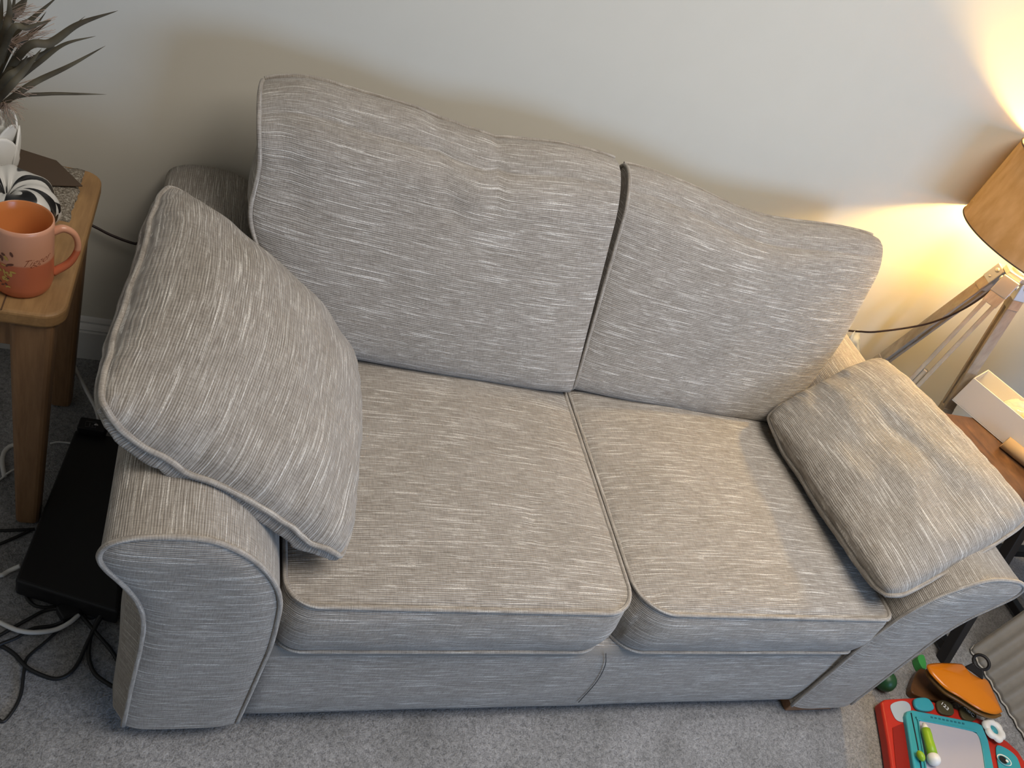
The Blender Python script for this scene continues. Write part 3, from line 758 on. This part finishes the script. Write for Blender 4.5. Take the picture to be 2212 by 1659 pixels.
cable([(275, 1515), (262, 1492), (235, 1478), (205, 1455), (192, 1420), (195, 1380), (208, 1345), (222, 1322)], .0036, RUBBER, 'black cable hanging close against the front left corner of the sofa', lift=[0.04, .03, .008, 0, 0, .003, .01, .02])
cable([(270, 1530), (268, 1490), (262, 1445), (240, 1405), (210, 1370), (180, 1335), (165, 1318)], .0036, RUBBER, 'black cable running from the sofa corner back to the black adapter', lift=[.05, .04, 0, 0, .007, .006, .01])
cable([(-30, 1390), (0, 1372), (30, 1355), (60, 1338), (100, 1318), (135, 1316), (150, 1330)], .0032, RUBBER, 'black cable arching left from the adapter under the white cable', lift=[0, 0, 0, 0, 0, .004, .01])
cable([(-30, 1410), (0, 1392), (35, 1378), (70, 1358), (110, 1352), (140, 1342)], .003, RUBBER, 'lower black cable crossing beneath the white cable', lift=[.006, .006, .004, .002, 0, .006])
cable([(60, 1272), (58, 1290), (75, 1308), (100, 1312), (120, 1310)], .003, RUBBER, 'short black cable loop below the front of the black box')
cable([(-30, 1330), (0, 1345), (40, 1362), (80, 1366), (120, 1360), (150, 1345), (170, 1328)], .0042, WHITEP, 'thick white cable sweeping across the black cables', lift=[0, 0, .006, .006, .006, .01, .01])
cable([(-40, 1240), (0, 1243), (20, 1233), (45, 1222)], .0045, WHITEP, 'white cable end entering the left side of the black box', lift=[0, 0, 0, .01])
cable([(-40, 1145), (0, 1146), (40, 1145), (75, 1143)], .003, RUBBER, 'straight black cable at the foot of the stool leg', lift=[0, 0, 0, 0])
cable([(-40, 1190), (0, 1175), (35, 1160), (65, 1146)], .003, RUBBER, 'second black cable fanning left from the stool leg foot', lift=[0, 0, 0, .002])
cable([(10, 1030), (5, 1000), (10, 975), (30, 962), (60, 975)], .0045, WHITEP, 'curled white cable behind the stool front leg')
cable([(-40, 1062), (0, 1036), (20, 1020), (60, 1000)], .002, WHITEP, 'thin white cable passing behind the stool front leg', lift=[0, 0, .006, 0])
cable([(108, 958), (125, 955), (150, 957), (160, 962)], .002, WHITEP, 'short thin white lead beside the black box')
cable([onz(150, 745, .10), onz(160, 790, .08), onz(185, 840, .05), onz(208, 885, .04), onz(214, 920, .045), Vector((-.93, -.29, .074))], .0042, WHITEP, 'white cable dropping from behind the stool to the black box')
BLUE = M('blue_plug', (.012, .018, .16), .4)
a = onz(222, 1322, .022); b = onz(245, 1285, .03)
o = bevel(MB().bar(a, b, .013, .013).build('network_plug', BLUE, None, False), .002); tag(o, 'small blue plug at the front of the black box', 'plug')
a = onz(128, 1330, .012); b = onz(168, 1312, .012)
ad = bevel(MB().bar(a, b, .030, .022).build('power_adapter', BLACK, None, False), .003); tag(ad, 'black power adapter block where the cables meet', 'adapter')
o = bevel(MB().prism([onz(130, 1290, .0005), onz(172, 1308, .0005), onz(142, 1318, .0005), onz(132, 1312, .0005)], (0, 0, .006)).build('paper_tag', WHITEP, None, False), .0005); tag(o, 'small whitish tag under the front edge of the black box', 'tag')
# cord behind the sofa to the lamp
LX, LY = 1.140, -.19
P = [ony(120, 462, -.02), ony(193, 485, -.02), ony(240, 508, -.02), ony(290, 526, -.02), ony(330, 530, -.02), Vector((-.6, -.012, .36)), Vector((0, -.012, .36)), Vector((.55, -.012, .40)), ony(1780, 706, -.016), ony(1815, 712, -.022), ony(1855, 716, -.05), ony(1900, 716, -.08), ony(2000, 700, -.12), ony(2080, 668, -.16), Vector((LX - .01, LY + .01, .83))]
cord = MB().tube(catmull(P, 10), .0028, 8).build('lamp_cord', M('dark_brown_cord', (.025, .012, .01), .5)); tag(cord, 'thin dark cord running behind the sofa from the stool side to the tripod lamp', 'cord')
PLB = M('clear_plastic', (.75, .76, .68), .15, .5, Alpha=.45); 
V = []; F = []; n = 16
a0 = ony(1800, 735, -.045); 
for j in range(n + 1):
    for i in range(n + 1):
        u = i / n; v = j / n
        p = ony(1795 + 62 * u, 730 + 75 * v + 18 * math.sin(u * 5) * (1 - v), -.035 - .02 * math.sin(u * 3.1) * 1 + .012 * fbm(u * 6, v * 6)); V.append(p)
for j in range(n):
    for i in range(n): q = j * (n + 1) + i; F.append((q, q + 1, q + n + 2, q + n + 1))
o = obj('plastic_bag', V, F, PLB); s_ = o.modifiers.new('s', 'SOLIDIFY'); s_.thickness = .0008
tag(o, 'crumpled translucent plastic bag poking up between wall and right arm', 'bag')

# ------------------------------------------------------------------ side table on the right
st = thing('side_table', 'industrial side table with walnut top and black steel legs beside the right arm', 'table', (1.4, -.5, 0))
bevel(MB().box((1.06, -.655, .470), (1.72, -.327, .5)).build('tabletop', W_DARK, st, False), .003)
for sx_ in (0, 1):
    X = 1.255 if sx_ == 0 else 1.66
    bevel(MB().bar((X, -.785 if sx_ == 0 else -.725, 0), (X + .03 * (1 - sx_), -.600, .470), .028, .028, (1, 0, 0)).build('leg', METAL_BLK, st, False), .002)
    bevel(MB().bar((X, -.300, 0), (X + .03 * (1 - sx_), -.400, .470), .028, .028, (1, 0, 0)).build('leg', METAL_BLK, st, False), .002)
    bevel(MB().box((X, -.77 if sx_ == 0 else -.71, .012), (X + .028, -.31, .036)).build('foot_rail', METAL_BLK, st, False), .002)
bevel(MB().box((1.18, -.62, .445), (1.70, -.36, .470)).build('frame', METAL_BLK, st, False), .002)
bevel(MB().box((1.27, -.52, .14), (1.68, -.49, .165)).build('stretcher', METAL_BLK, st, False), .002)

# ------------------------------------------------------------------ tripod lamp
lamp = thing('tripod_lamp', 'wooden tripod floor lamp with a lit brown drum shade behind the side table', 'lamp', (LX, LY, 0))
HZ = .880
ang0 = [95, 215, 335]
spl = math.radians(12.5)
for a in ang0:
    a = math.radians(a); dirh = Vector((math.cos(a), math.sin(a), 0)); tn = Vector((-math.sin(a), math.cos(a), 0))
    top = Vector((LX, LY, HZ - .015)) + dirh * .034; Lg = (HZ - .015) / math.cos(spl)
    d = (dirh * math.sin(spl) - Vector((0, 0, 1)) * math.cos(spl)).normalized(); outn = tn.cross(d)
    if outn.dot(dirh) < 0: outn = -outn
    P0 = top; W_, Tt = .040, .028
    leg = MB()
    leg.bar(P0, P0 + d * .075, W_, Tt, tn.cross(d))
    for s in (-1, 1):
        leg.bar(P0 + d * .07 + tn * s * .0125, P0 + d * .42 + tn * s * .0125, .011, Tt, tn.cross(d))
    leg.bar(P0 + d * .415, P0 + d * .50, W_, Tt, tn.cross(d))
    lo = bevel(leg.build('leg', W_GREY, lamp, False), .002, 2)
    bevel(MB().bar(P0 + d * .30, P0 + d * (Lg - .002), .0135, .020, tn.cross(d)).build('inner_leg', W_GREY, lo, False), .003, 2)
    bk = MB()
    bk.bar(P0 - d * .004, P0 + d * .045, W_ + .003, Tt + .003, tn.cross(d))
    brk = bevel(bk.build('bracket', METAL, lamp, False), .002, 2)
    for s in (-1, 1):
        MB().lathe([(0, 0), (.006, 0), (.006, .003), (.003, .004), (0, .004)], P0 + d * .008 + tn * s * (W_ / 2 + .001), 12, axis=tn * s).build('bolt', METAL, brk)
    MB().lathe([(0, 0), (.0035, 0), (.0035, .002), (0, .002)], P0 + d * .032 + tn * (W_ / 2 + .001), 10, axis=tn).build('bolt', METAL, brk)
hub = MB(); hub.prism([(LX + .036 * math.cos(math.radians(k * 60 + 5)), LY + .036 * math.sin(math.radians(k * 60 + 5)), HZ - .012) for k in range(6)], (0, 0, .014))
bevel(hub.build('hub', METAL, lamp, False), .002)
MB().lathe([(0, 0), (.020, 0), (.020, .008), (.008, .010), (.008, .085), (.018, .088), (.018, .125), (.0, .125)], (LX, LY, HZ + .002), 24).build('stem', METAL, lamp)
SB, SHh, SR = .942, .20, .204
SHM = bpy.data.materials.new('brown_linen_shade'); SHM.use_nodes = True; nt = SHM.node_tree; nt.nodes.clear()
out = nt.nodes.new('ShaderNodeOutputMaterial'); df = nt.nodes.new('ShaderNodeBsdfDiffuse'); tr = nt.nodes.new('ShaderNodeBsdfTranslucent'); mx = nt.nodes.new('ShaderNodeMixShader')
tc = nt.nodes.new('ShaderNodeTexCoord'); mp = nt.nodes.new('ShaderNodeMapping'); mp.inputs['Scale'].default_value = (25, 25, 12); nz = nt.nodes.new('ShaderNodeTexNoise'); nz.inputs['Detail'].default_value = 4; nz.inputs['Scale'].default_value = 1
rp = nt.nodes.new('ShaderNodeValToRGB'); rp.color_ramp.elements[0].position = .35; rp.color_ramp.elements[0].color = (.30, .195, .105, 1); rp.color_ramp.elements[1].position = .65; rp.color_ramp.elements[1].color = (.42, .29, .18, 1)
nt.links.new(tc.outputs['Object'], mp.inputs[0]); nt.links.new(mp.outputs[0], nz.inputs[0]); nt.links.new(nz.outputs[0], rp.inputs[0]); nt.links.new(rp.outputs[0], df.inputs[0])
tr.inputs[0].default_value = (.55, .37, .18, 1); mx.inputs[0].default_value = .020
nt.links.new(df.outputs[0], mx.inputs[1]); nt.links.new(tr.outputs[0], mx.inputs[2]); nt.links.new(mx.outputs[0], out.inputs[0])
sh = MB(); n = 96; V = []; F = []
for z in (SB, SB + SHh):
    for k in range(n): a = 2 * math.pi * k / n; V.append((LX + SR * math.cos(a), LY + SR * math.sin(a), z))
F = [(k, (k + 1) % n, n + (k + 1) % n, n + k) for k in range(n)]
shade = obj('lamp_shade', V, F, SHM, lamp)
TRIM = M('dark_shade_trim', (.05, .03, .02), .7)
for z in (SB, SB + SHh): MB().tube([(LX + SR * math.cos(2 * math.pi * k / n), LY + SR * math.sin(2 * math.pi * k / n), z) for k in range(n)], .0018, 6, True).build('shade_rim', TRIM, shade)
sw = MB()
for k in range(3):
    a = 2 * math.pi * k / 3 + .4; sw.tube([(LX, LY, SB + .035), (LX + SR * math.cos(a), LY + SR * math.sin(a), SB + .035)], .0012, 6)
sw.build('shade_spider', METAL, lamp)
BULB = bpy.data.materials.new('lit_bulb'); BULB.use_nodes = True; bn = BULB.node_tree.nodes['Principled BSDF']; bn.inputs['Emission Color'].default_value = (1, .64, .17, 1); bn.inputs['Emission Strength'].default_value = 1000
MB().sphere((LX, LY, SB + .085), .028, 20, 14, (1, 1, 1.15)).build('bulb', BULB, lamp)

# ------------------------------------------------------------------ white tray and tube on the side table
CARD = M('white_card', (.66, .63, .58), .6, .3)
tO = Vector((1.207, -.268, .5015)); eu = Vector((.46, -.888, 0)); ev = Vector((.888, .46, 0)); TL_, TW_, TH_ = .30, .115, .088
tray = thing('open_box', 'shallow white rectangular open box at an angle on the side table', 'box', tuple(tO + eu * .15 + ev * .06))
def pt(a, b, c): return tO + eu * a + ev * b + Vector((0, 0, c))
bevel(MB().prism([pt(0, 0, 0), pt(TL_, 0, 0), pt(TL_, TW_, 0), pt(0, TW_, 0)], (0, 0, .003)).build('bottom', CARD, tray, False), .001)
th_ = .0035
for (a0, a1, b0, b1) in ((0, TL_, 0, th_), (0, TL_, TW_ - th_, TW_), (0, th_, th_, TW_ - th_), (TL_ - th_, TL_, th_, TW_ - th_)):
    bevel(MB().prism([pt(a0, b0, .003), pt(a1, b0, .003), pt(a1, b1, .003), pt(a0, b1, .003)], (0, 0, TH_ - .003)).build('side_wall', CARD, tray, False), .0012)
BAG2 = M('clear_film', (.85, .8, .62), .12, .6, Alpha=.4)
V = []; F = []; n = 24
for j in range(n + 1):
    for i in range(n + 1):
        a, b = i / n, j / n; e = (1 - (2 * a - 1) ** 6) * (1 - (2 * b - 1) ** 6)
        V.append(pt(.075 + .21 * a, .008 + .099 * b, .02 + e * (.072 + .018 * fbm(a * 4, b * 4, 3) + .008 * fbm(a * 13, b * 11, 8))))
for j in range(n):
    for i in range(n): q = j * (n + 1) + i; F.append((q, q + 1, q + n + 2, q + n + 1))
o = obj('film_bag', V, F, BAG2); tag(o, 'crinkled clear film bag lying inside the white open box', 'bag')
YEL = M('yellow_plastic', (.85, .55, .04), .4)
o = MB().sphere(pt(.155, .040, .078), .009, 16, 10).build('yellow_ball', YEL); tag(o, 'tiny yellow ball showing among the film in the white box', 'ball')
for (a, b, r, c) in ((.20, .06, .030, .034), (.11, .07, .024, .028)):
    pass
TUBE = M('kraft_card_tube', (.36, .27, .18), .75, .2)
a = onz(2150, 948, .521) ; d = Vector((.52, -.854, 0)).normalized(); a = Vector((1.262, -.432, .520))
V = []; F = []
o = MB(); n = 32
ring = []
for (r, s) in ((.019, 0), (.019, .22), (.0165, .22), (.0165, 0)):
    for k in range(n):
        an = 2 * math.pi * k / n; V.append(a + d * s + Vector((-d.y, d.x, 0)) * r * math.cos(an) + Vector((0, 0, 1)) * r * math.sin(an))
for i in range(4):
    for k in range(n): k2 = (k + 1) % n; j = (i + 1) % 4; F.append((i * n + k, i * n + k2, j * n + k2, j * n + k))
o = obj('cardboard_tube', V, F, TUBE); tag(o, 'brown cardboard tube lying in front of the white open box', 'tube')

# ------------------------------------------------------------------ toys on the floor
RED = M('red_plastic', (.42, .022, .012), .4, .45); TEAL = M('teal_plastic', (.035, .30, .36), .4, .45); SCREEN = M('grey_drawing_screen', (.40, .38, .42), .35, .4)
GREEN = M('lime_plastic', (.24, .42, .02), .4, .45); OLIVE = M('olive_button', (.06, .05, .025), .4); WHT = M('white_toy_plastic', (.75, .74, .70), .4); ORANGE = M('orange_gloss_plastic', (.62, .18, .006), .22, .5)
toy = thing('drawing_board', 'red and teal toy drawing board with grey screen on the carpet at bottom right', 'toy', (1.05, -1.05, 0))
def px(pts, z): return [onz(u, v, z) for u, v in pts]
def slab(name, pts, z, h, mat, parent, bv=.003, sm=0):
    P = px(pts, z)
    if sm: P = catmull(P, sm, True)
    ar = sum(P[i].x * P[(i + 1) % len(P)].y - P[(i + 1) % len(P)].x * P[i].y for i in range(len(P)))
    if ar < 0: P = P[::-1]
    return bevel(MB().prism([p - Vector((0, 0, h)) for p in P], (0, 0, h)).build(name, mat, parent, False), bv, 3)
slab('base', [(1903, 1516), (1912, 1510), (1940, 1508), (1985, 1506), (2060, 1528), (2130, 1556), (2160, 1590), (2176, 1600), (2200, 1622), (2218, 1650), (2235, 1720), (2230, 1800), (1950, 1800), (1935, 1720), (1918, 1600)], .032, .030, RED, toy, .006)
slab('pen_tray', [(1928, 1572), (1950, 1562), (1958, 1572), (1985, 1700), (1980, 1780), (1955, 1780), (1935, 1650)], .0335, .001, M('dark_red_tray', (.22, .008, .005), .4), toy, .0005)
slab('sticker', [(1924, 1523), (1945, 1514), (1962, 1518), (1968, 1534), (1957, 1558), (1940, 1557), (1930, 1545)], .0335, .001, M('pale_sticker', (.35, .42, .50), .3), toy, .0003, 4)
slab('teal_button', [(1978, 1508), (2000, 1506), (2012, 1514), (2019, 1530), (2005, 1536), (1985, 1532), (1976, 1520)], .042, .010, TEAL, toy, .004, 4)
fr_out = [(1957, 1545), (1960, 1536), (1972, 1533), (2110, 1560), (2122, 1566), (2136, 1600), (2150, 1670), (2165, 1800), (1995, 1800), (1978, 1680)]
fr_in = [(1984, 1560), (1990, 1556), (2095, 1577), (2112, 1586), (2121, 1610), (2130, 1670), (2143, 1790), (2015, 1790), (2003, 1680)]
slab('frame', fr_out, .046, .016, TEAL, toy, .004)
slab('screen', fr_in, .0475, .002, SCREEN, toy, .0005)
# raised inner lip
MB().tube(catmull(px(fr_in, .048), 4, True), .0022, 8, True).build('screen_lip', TEAL, toy)
MB().tube(px([(1968, 1540), (1982, 1610), (1995, 1690), (2004, 1790)], .0465), .0016, 6).build('slot', M('dark_slot', (.01, .012, .03), .5), toy)
g = MB()
for k in range(9): u = 2010 + k * 8.5; g.add(px([(u, 1547 + k * 1.7), (u + 5, 1548 + k * 1.7), (u + 6, 1551.5 + k * 1.7), (u + 1, 1550.5 + k * 1.7)], .0468), [(0, 1, 2, 3)])
g.build('raised_lettering', M('deep_teal', (.015, .13, .17), .5), toy, False)
def button(cs, body, org, ux, label_):
    b_ = slab('button', cs, .040, .008, OLIVE, toy, .003, 3)
    tv, tf = text_verts(body, .016, 0, .0004); U_ = onz(*ux, .0412) - onz(*org, .0412); U_.normalize(); Vv = Vector((-U_.y, U_.x, 0)); o_ = onz(*org, .0412)
    obj('button_lettering', [o_ + U_ * v.x + Vv * v.y + Vector((0, 0, v.z)) for v in tv], tf, WHT, b_, None, False)
button([(2024, 1516), (2040, 1512), (2056, 1520), (2062, 1540), (2050, 1545), (2030, 1538)], '123', (2031, 1519), (2052, 1540), '')
button([(2074, 1528), (2090, 1524), (2104, 1532), (2111, 1550), (2098, 1558), (2080, 1550)], 'ABC', (2082, 1528), (2103, 1549), '')
fl = onz(2150, 1575, .055)
V = []; F = []; n = 120
def frad(a): return .0265 + .0055 * abs(math.sin(a * 3 + .4)) ** .7
mb = MB(); rr_in = .0115
for (f, z) in ((0, 0), (.0, .006), (.35, .010), (.75, .010), (1, .005), (1, 0)):
    for k in range(n):
        a = 2 * math.pi * k / n; r = rr_in + (frad(a) - rr_in) * f; V.append(fl + Vector((r * math.cos(a), r * math.sin(a), z - .008)))
for i in range(5):
    for k in range(n): k2 = (k + 1) % n; F.append((i * n + k2, i * n + k, (i + 1) * n + k, (i + 1) * n + k2))
dial = obj('flower_dial', V, F, WHT, toy)
MB().lathe([(0, 0), (.0112, 0), (.0112, .004), (0, .005)], fl - Vector((0, 0, .008)), 24).build('dial_centre', TEAL, dial)
MB().lathe([(.006, -.02), (.012, -.02), (.012, -.004), (.006, -.004)], fl - Vector((0, 0, .004)), 20).build('dial_post', RED, toy)
slab('eye_patch', [(2152, 1614), (2165, 1612), (2190, 1628), (2203, 1650), (2212, 1700), (2170, 1720), (2158, 1660)], .036, .003, TEAL, toy, .001, 3)
ec = onz(2169, 1642, .0375)
def disc(c, r1, r2, ang, z, mat, nm, h=.001, par=toy):
    P = [c + Vector((r1 * math.cos(t) * math.cos(ang) - r2 * math.sin(t) * math.sin(ang), r1 * math.cos(t) * math.sin(ang) + r2 * math.sin(t) * math.cos(ang), z)) for t in [2 * math.pi * k / 32 for k in range(32)]]
    return MB().prism(P, (0, 0, h)).build(nm, mat, par, False)
disc(ec, .021, .014, -.35, 0, WHT, 'eye_white'); disc(ec + Vector((-.002, -.001, 0)), .0185, .0115, -.35, .0012, TEAL, 'eye_ring')
disc(ec + Vector((-.006, 0, 0)), .012, .0095, -.3, .0024, BLACK, 'pupil'); disc(ec + Vector((.003, -.004, 0)), .0042, .0038, 0, .0036, WHT, 'eye_glint')
# stylus
sa = onz(1996, 1563, .060); sb = onz(2017, 1640, .064); sd = (sb - sa).normalized()
pen = thing('stylus', 'chunky lime green stylus with white ends lying on the drawing board screen', 'pen', tuple((sa + sb) / 2))
Lp = (sb - sa).length
MB().lathe([(.0, 0), (.004, .0), (.0075, .010), (.0095, .018), (0, .018)], sa, 24, axis=sd).build('tip', WHT, pen)
MB().lathe([(0, .016), (.0105, .016), (.0115, .03), (.0108, .045), (.0118, .06), (.0118, Lp - .008), (.0, Lp - .008)], sa, 24, axis=sd).build('barrel', GREEN, pen)
MB().sphere(sb, .0155, 20, 12).build('end_cap', WHT, pen)
o = MB().sphere(onz(1989, 1633, .058), .0115, 18, 12, (.75, 1.1, .8)).build('toggle', GREEN, toy)
# orange toy
oc = [(150, 230), (250, 207), (400, 205), (600, 215), (650, 240), (690, 290), (780, 360), (880, 410), (960, 430), (1010, 490), (1080, 640), (1180, 860), (1170, 890), (1100, 915), (1000, 900), (850, 840), (600, 680), (400, 560), (220, 380), (160, 290)]
orange = thing('clapper_toy', 'glossy orange shell shaped toy with black ring handle propped on the drawing board', 'toy', (1.16, -.90, 0))
def shell(pts, z0, dome, mat, nm, thick):
    P = [onz(1980 + a / 6.405, 1400 + b / 6.405, z0) for a, b in pts]; P = [p for p in P]; C_ = catmull(P, 3, True); c = sum(C_, Vector()) / len(C_); V = []; F = []; n = len(C_); K = 10
    V.append(c + Vector((0, 0, dome)))
    for k in range(1, K + 1):
        f = k / K
        for p in C_: q = c + (p - c) * f; V.append(q + Vector((0, 0, dome * (1 - f ** 2.2))))
    for i in range(n): F.append((0, 1 + i, 1 + (i + 1) % n))
    for k in range(K - 1):
        for i in range(n): i2 = (i + 1) % n; F.append((1 + k * n + i, 1 + (k + 1) * n + i, 1 + (k + 1) * n + i2, 1 + k * n + i2))
    ar = sum(C_[i].x * C_[(i + 1) % n].y - C_[(i + 1) % n].x * C_[i].y for i in range(n))
    if ar < 0: F = [f[::-1] for f in F]
    o = obj(nm, V, F, mat, orange); s_ = o.modifiers.new('s', 'SOLIDIFY'); s_.thickness = thick; s_.offset = -1
    return o
shell(oc, .084, .016, ORANGE, 'upper_shell', .004)
YRIM = M('amber_brown_plastic', (.16, .075, .015), .35)
shell([(a - 12, b + 55) for a, b in oc], .070, .006, YRIM, 'lower_shell', .008)
P = [onz(1980 + a / 6.405, 1400 + b / 6.405, .06) for a, b in [(300, 420), (700, 400), (1000, 700), (800, 760)]]
MB().prism([(p.x, p.y, .041) for p in P][::-1], (0, 0, .036)).build('core', YRIM, orange, False)
hc = onz(1980 + 895 / 6.405, 1400 + 195 / 6.405, .118); hb1 = onz(1980 + 720 / 6.405, 1400 + 290 / 6.405, .092); hb2 = onz(1980 + 885 / 6.405, 1400 + 385 / 6.405, .092)
ax_ = ray(2120, 1430).normalized(); e1 = ax_.cross(Vector((0, 0, 1))).normalized(); e2 = ax_.cross(e1)
ringp = [hc + e1 * .0195 * math.cos(2 * math.pi * k / 32) + e2 * .0165 * math.sin(2 * math.pi * k / 32) for k in range(32)]
MB().tube(ringp, .0042, 8, True).build('ring_handle', BLACK, orange)
bevel(MB().bar((hb1 + hb2) / 2 - Vector((0, 0, .004)), hc + ((hb1 + hb2) / 2 - hc) * .42, .050, .012, ax_, .030, .008).build('handle_base', BLACK, orange, False), .003)
LGN = M('leaf_green_plastic', (.05, .30, .07), .4); DGN = M('dark_green_plastic', (.012, .06, .02), .4)
gp_ = [(1983, 1418), (1995, 1414), (2001, 1430), (2000, 1445), (1990, 1438)]
g = slab('green_toy_piece', gp_, .025, .025, LGN, None, .002, 3); tag(g, 'small leaf green plastic toy piece behind the orange toy', 'toy')
o = MB().sphere(onz(1912, 1470, .028), .028, 20, 12, (1, 1, 1)).build('toy_ball', DGN); tag(o, 'dark green toy ball half hidden under the right arm', 'ball')
DRD = M('dark_amber_plastic', (.10, .045, .018), .3)
g = slab('toy_maraca', [(1968, 1490), (1982, 1450), (2000, 1445), (2045, 1475), (2080, 1500), (2060, 1515), (2020, 1512), (1990, 1505)], .022, .022, DRD, None, .006, 4); tag(g, 'dark translucent amber toy lying beneath the orange one', 'toy')

# ribbed white storage box
RIB = M('ribbed_white_fabric', (.52, .50, .46), .85, .15); T = NT(RIB); nz = T.noise(T.coord('Object', (1, 1, 1)), 45, 3); T.color(T.mix((.47, .45, .41), (.56, .54, .50), nz)); T.bump(nz, .3, .003)
sb_ = thing('storage_box', 'off white ribbed padded storage box standing on the carpet at far right', 'box', (1.6, -.95, 0))
V = []; F = []; X0, X1, Y0, Y1, Hh = 1.385, 1.80, -2.6, -.745, .70  # length and height beyond view stretched to block window light from the toys
per = rrect(X0, X1, Y0, Y1, .02, 5)
def along(pr_, step=.006):
    out = []
    for i in range(len(pr_)):
        a = Vector(pr_[i]); b = Vector(pr_[(i + 1) % len(pr_)]); k = max(1, int((b - a).length / step))
        for j in range(k): out.append(a + (b - a) * j / k)
    return out
pp = along([(x, y, 0) for x, y in per]); cxy = Vector(((X0 + X1) / 2, (Y0 + Y1) / 2, 0)); acc = 0; rib = []
for i, p in enumerate(pp):
    acc += (p - pp[i - 1]).length; t_ = (pp[(i + 1) % len(pp)] - pp[i - 1]).normalized(); nr = Vector((t_.y, -t_.x, 0)); rib.append(p + nr * .0035 * math.sin(acc * 2 * math.pi / .036))
for z in (.004, .02, .2, .4, .67, Hh):
    for p in rib: V.append((p.x, p.y, z))
n = len(rib)
for k in range(5):
    for i in range(n): i2 = (i + 1) % n; F.append((k * n + i, k * n + i2, (k + 1) * n + i2, (k + 1) * n + i))
F.append(tuple(5 * n + i for i in range(n))); F.append(tuple(reversed(range(n))))
obj('body', V, F, RIB, sb_)
MB().tube([p + Vector((0, 0, .006)) for p in rib][::2], .0026, 8, True).build('bottom_piping', RIB, sb_)
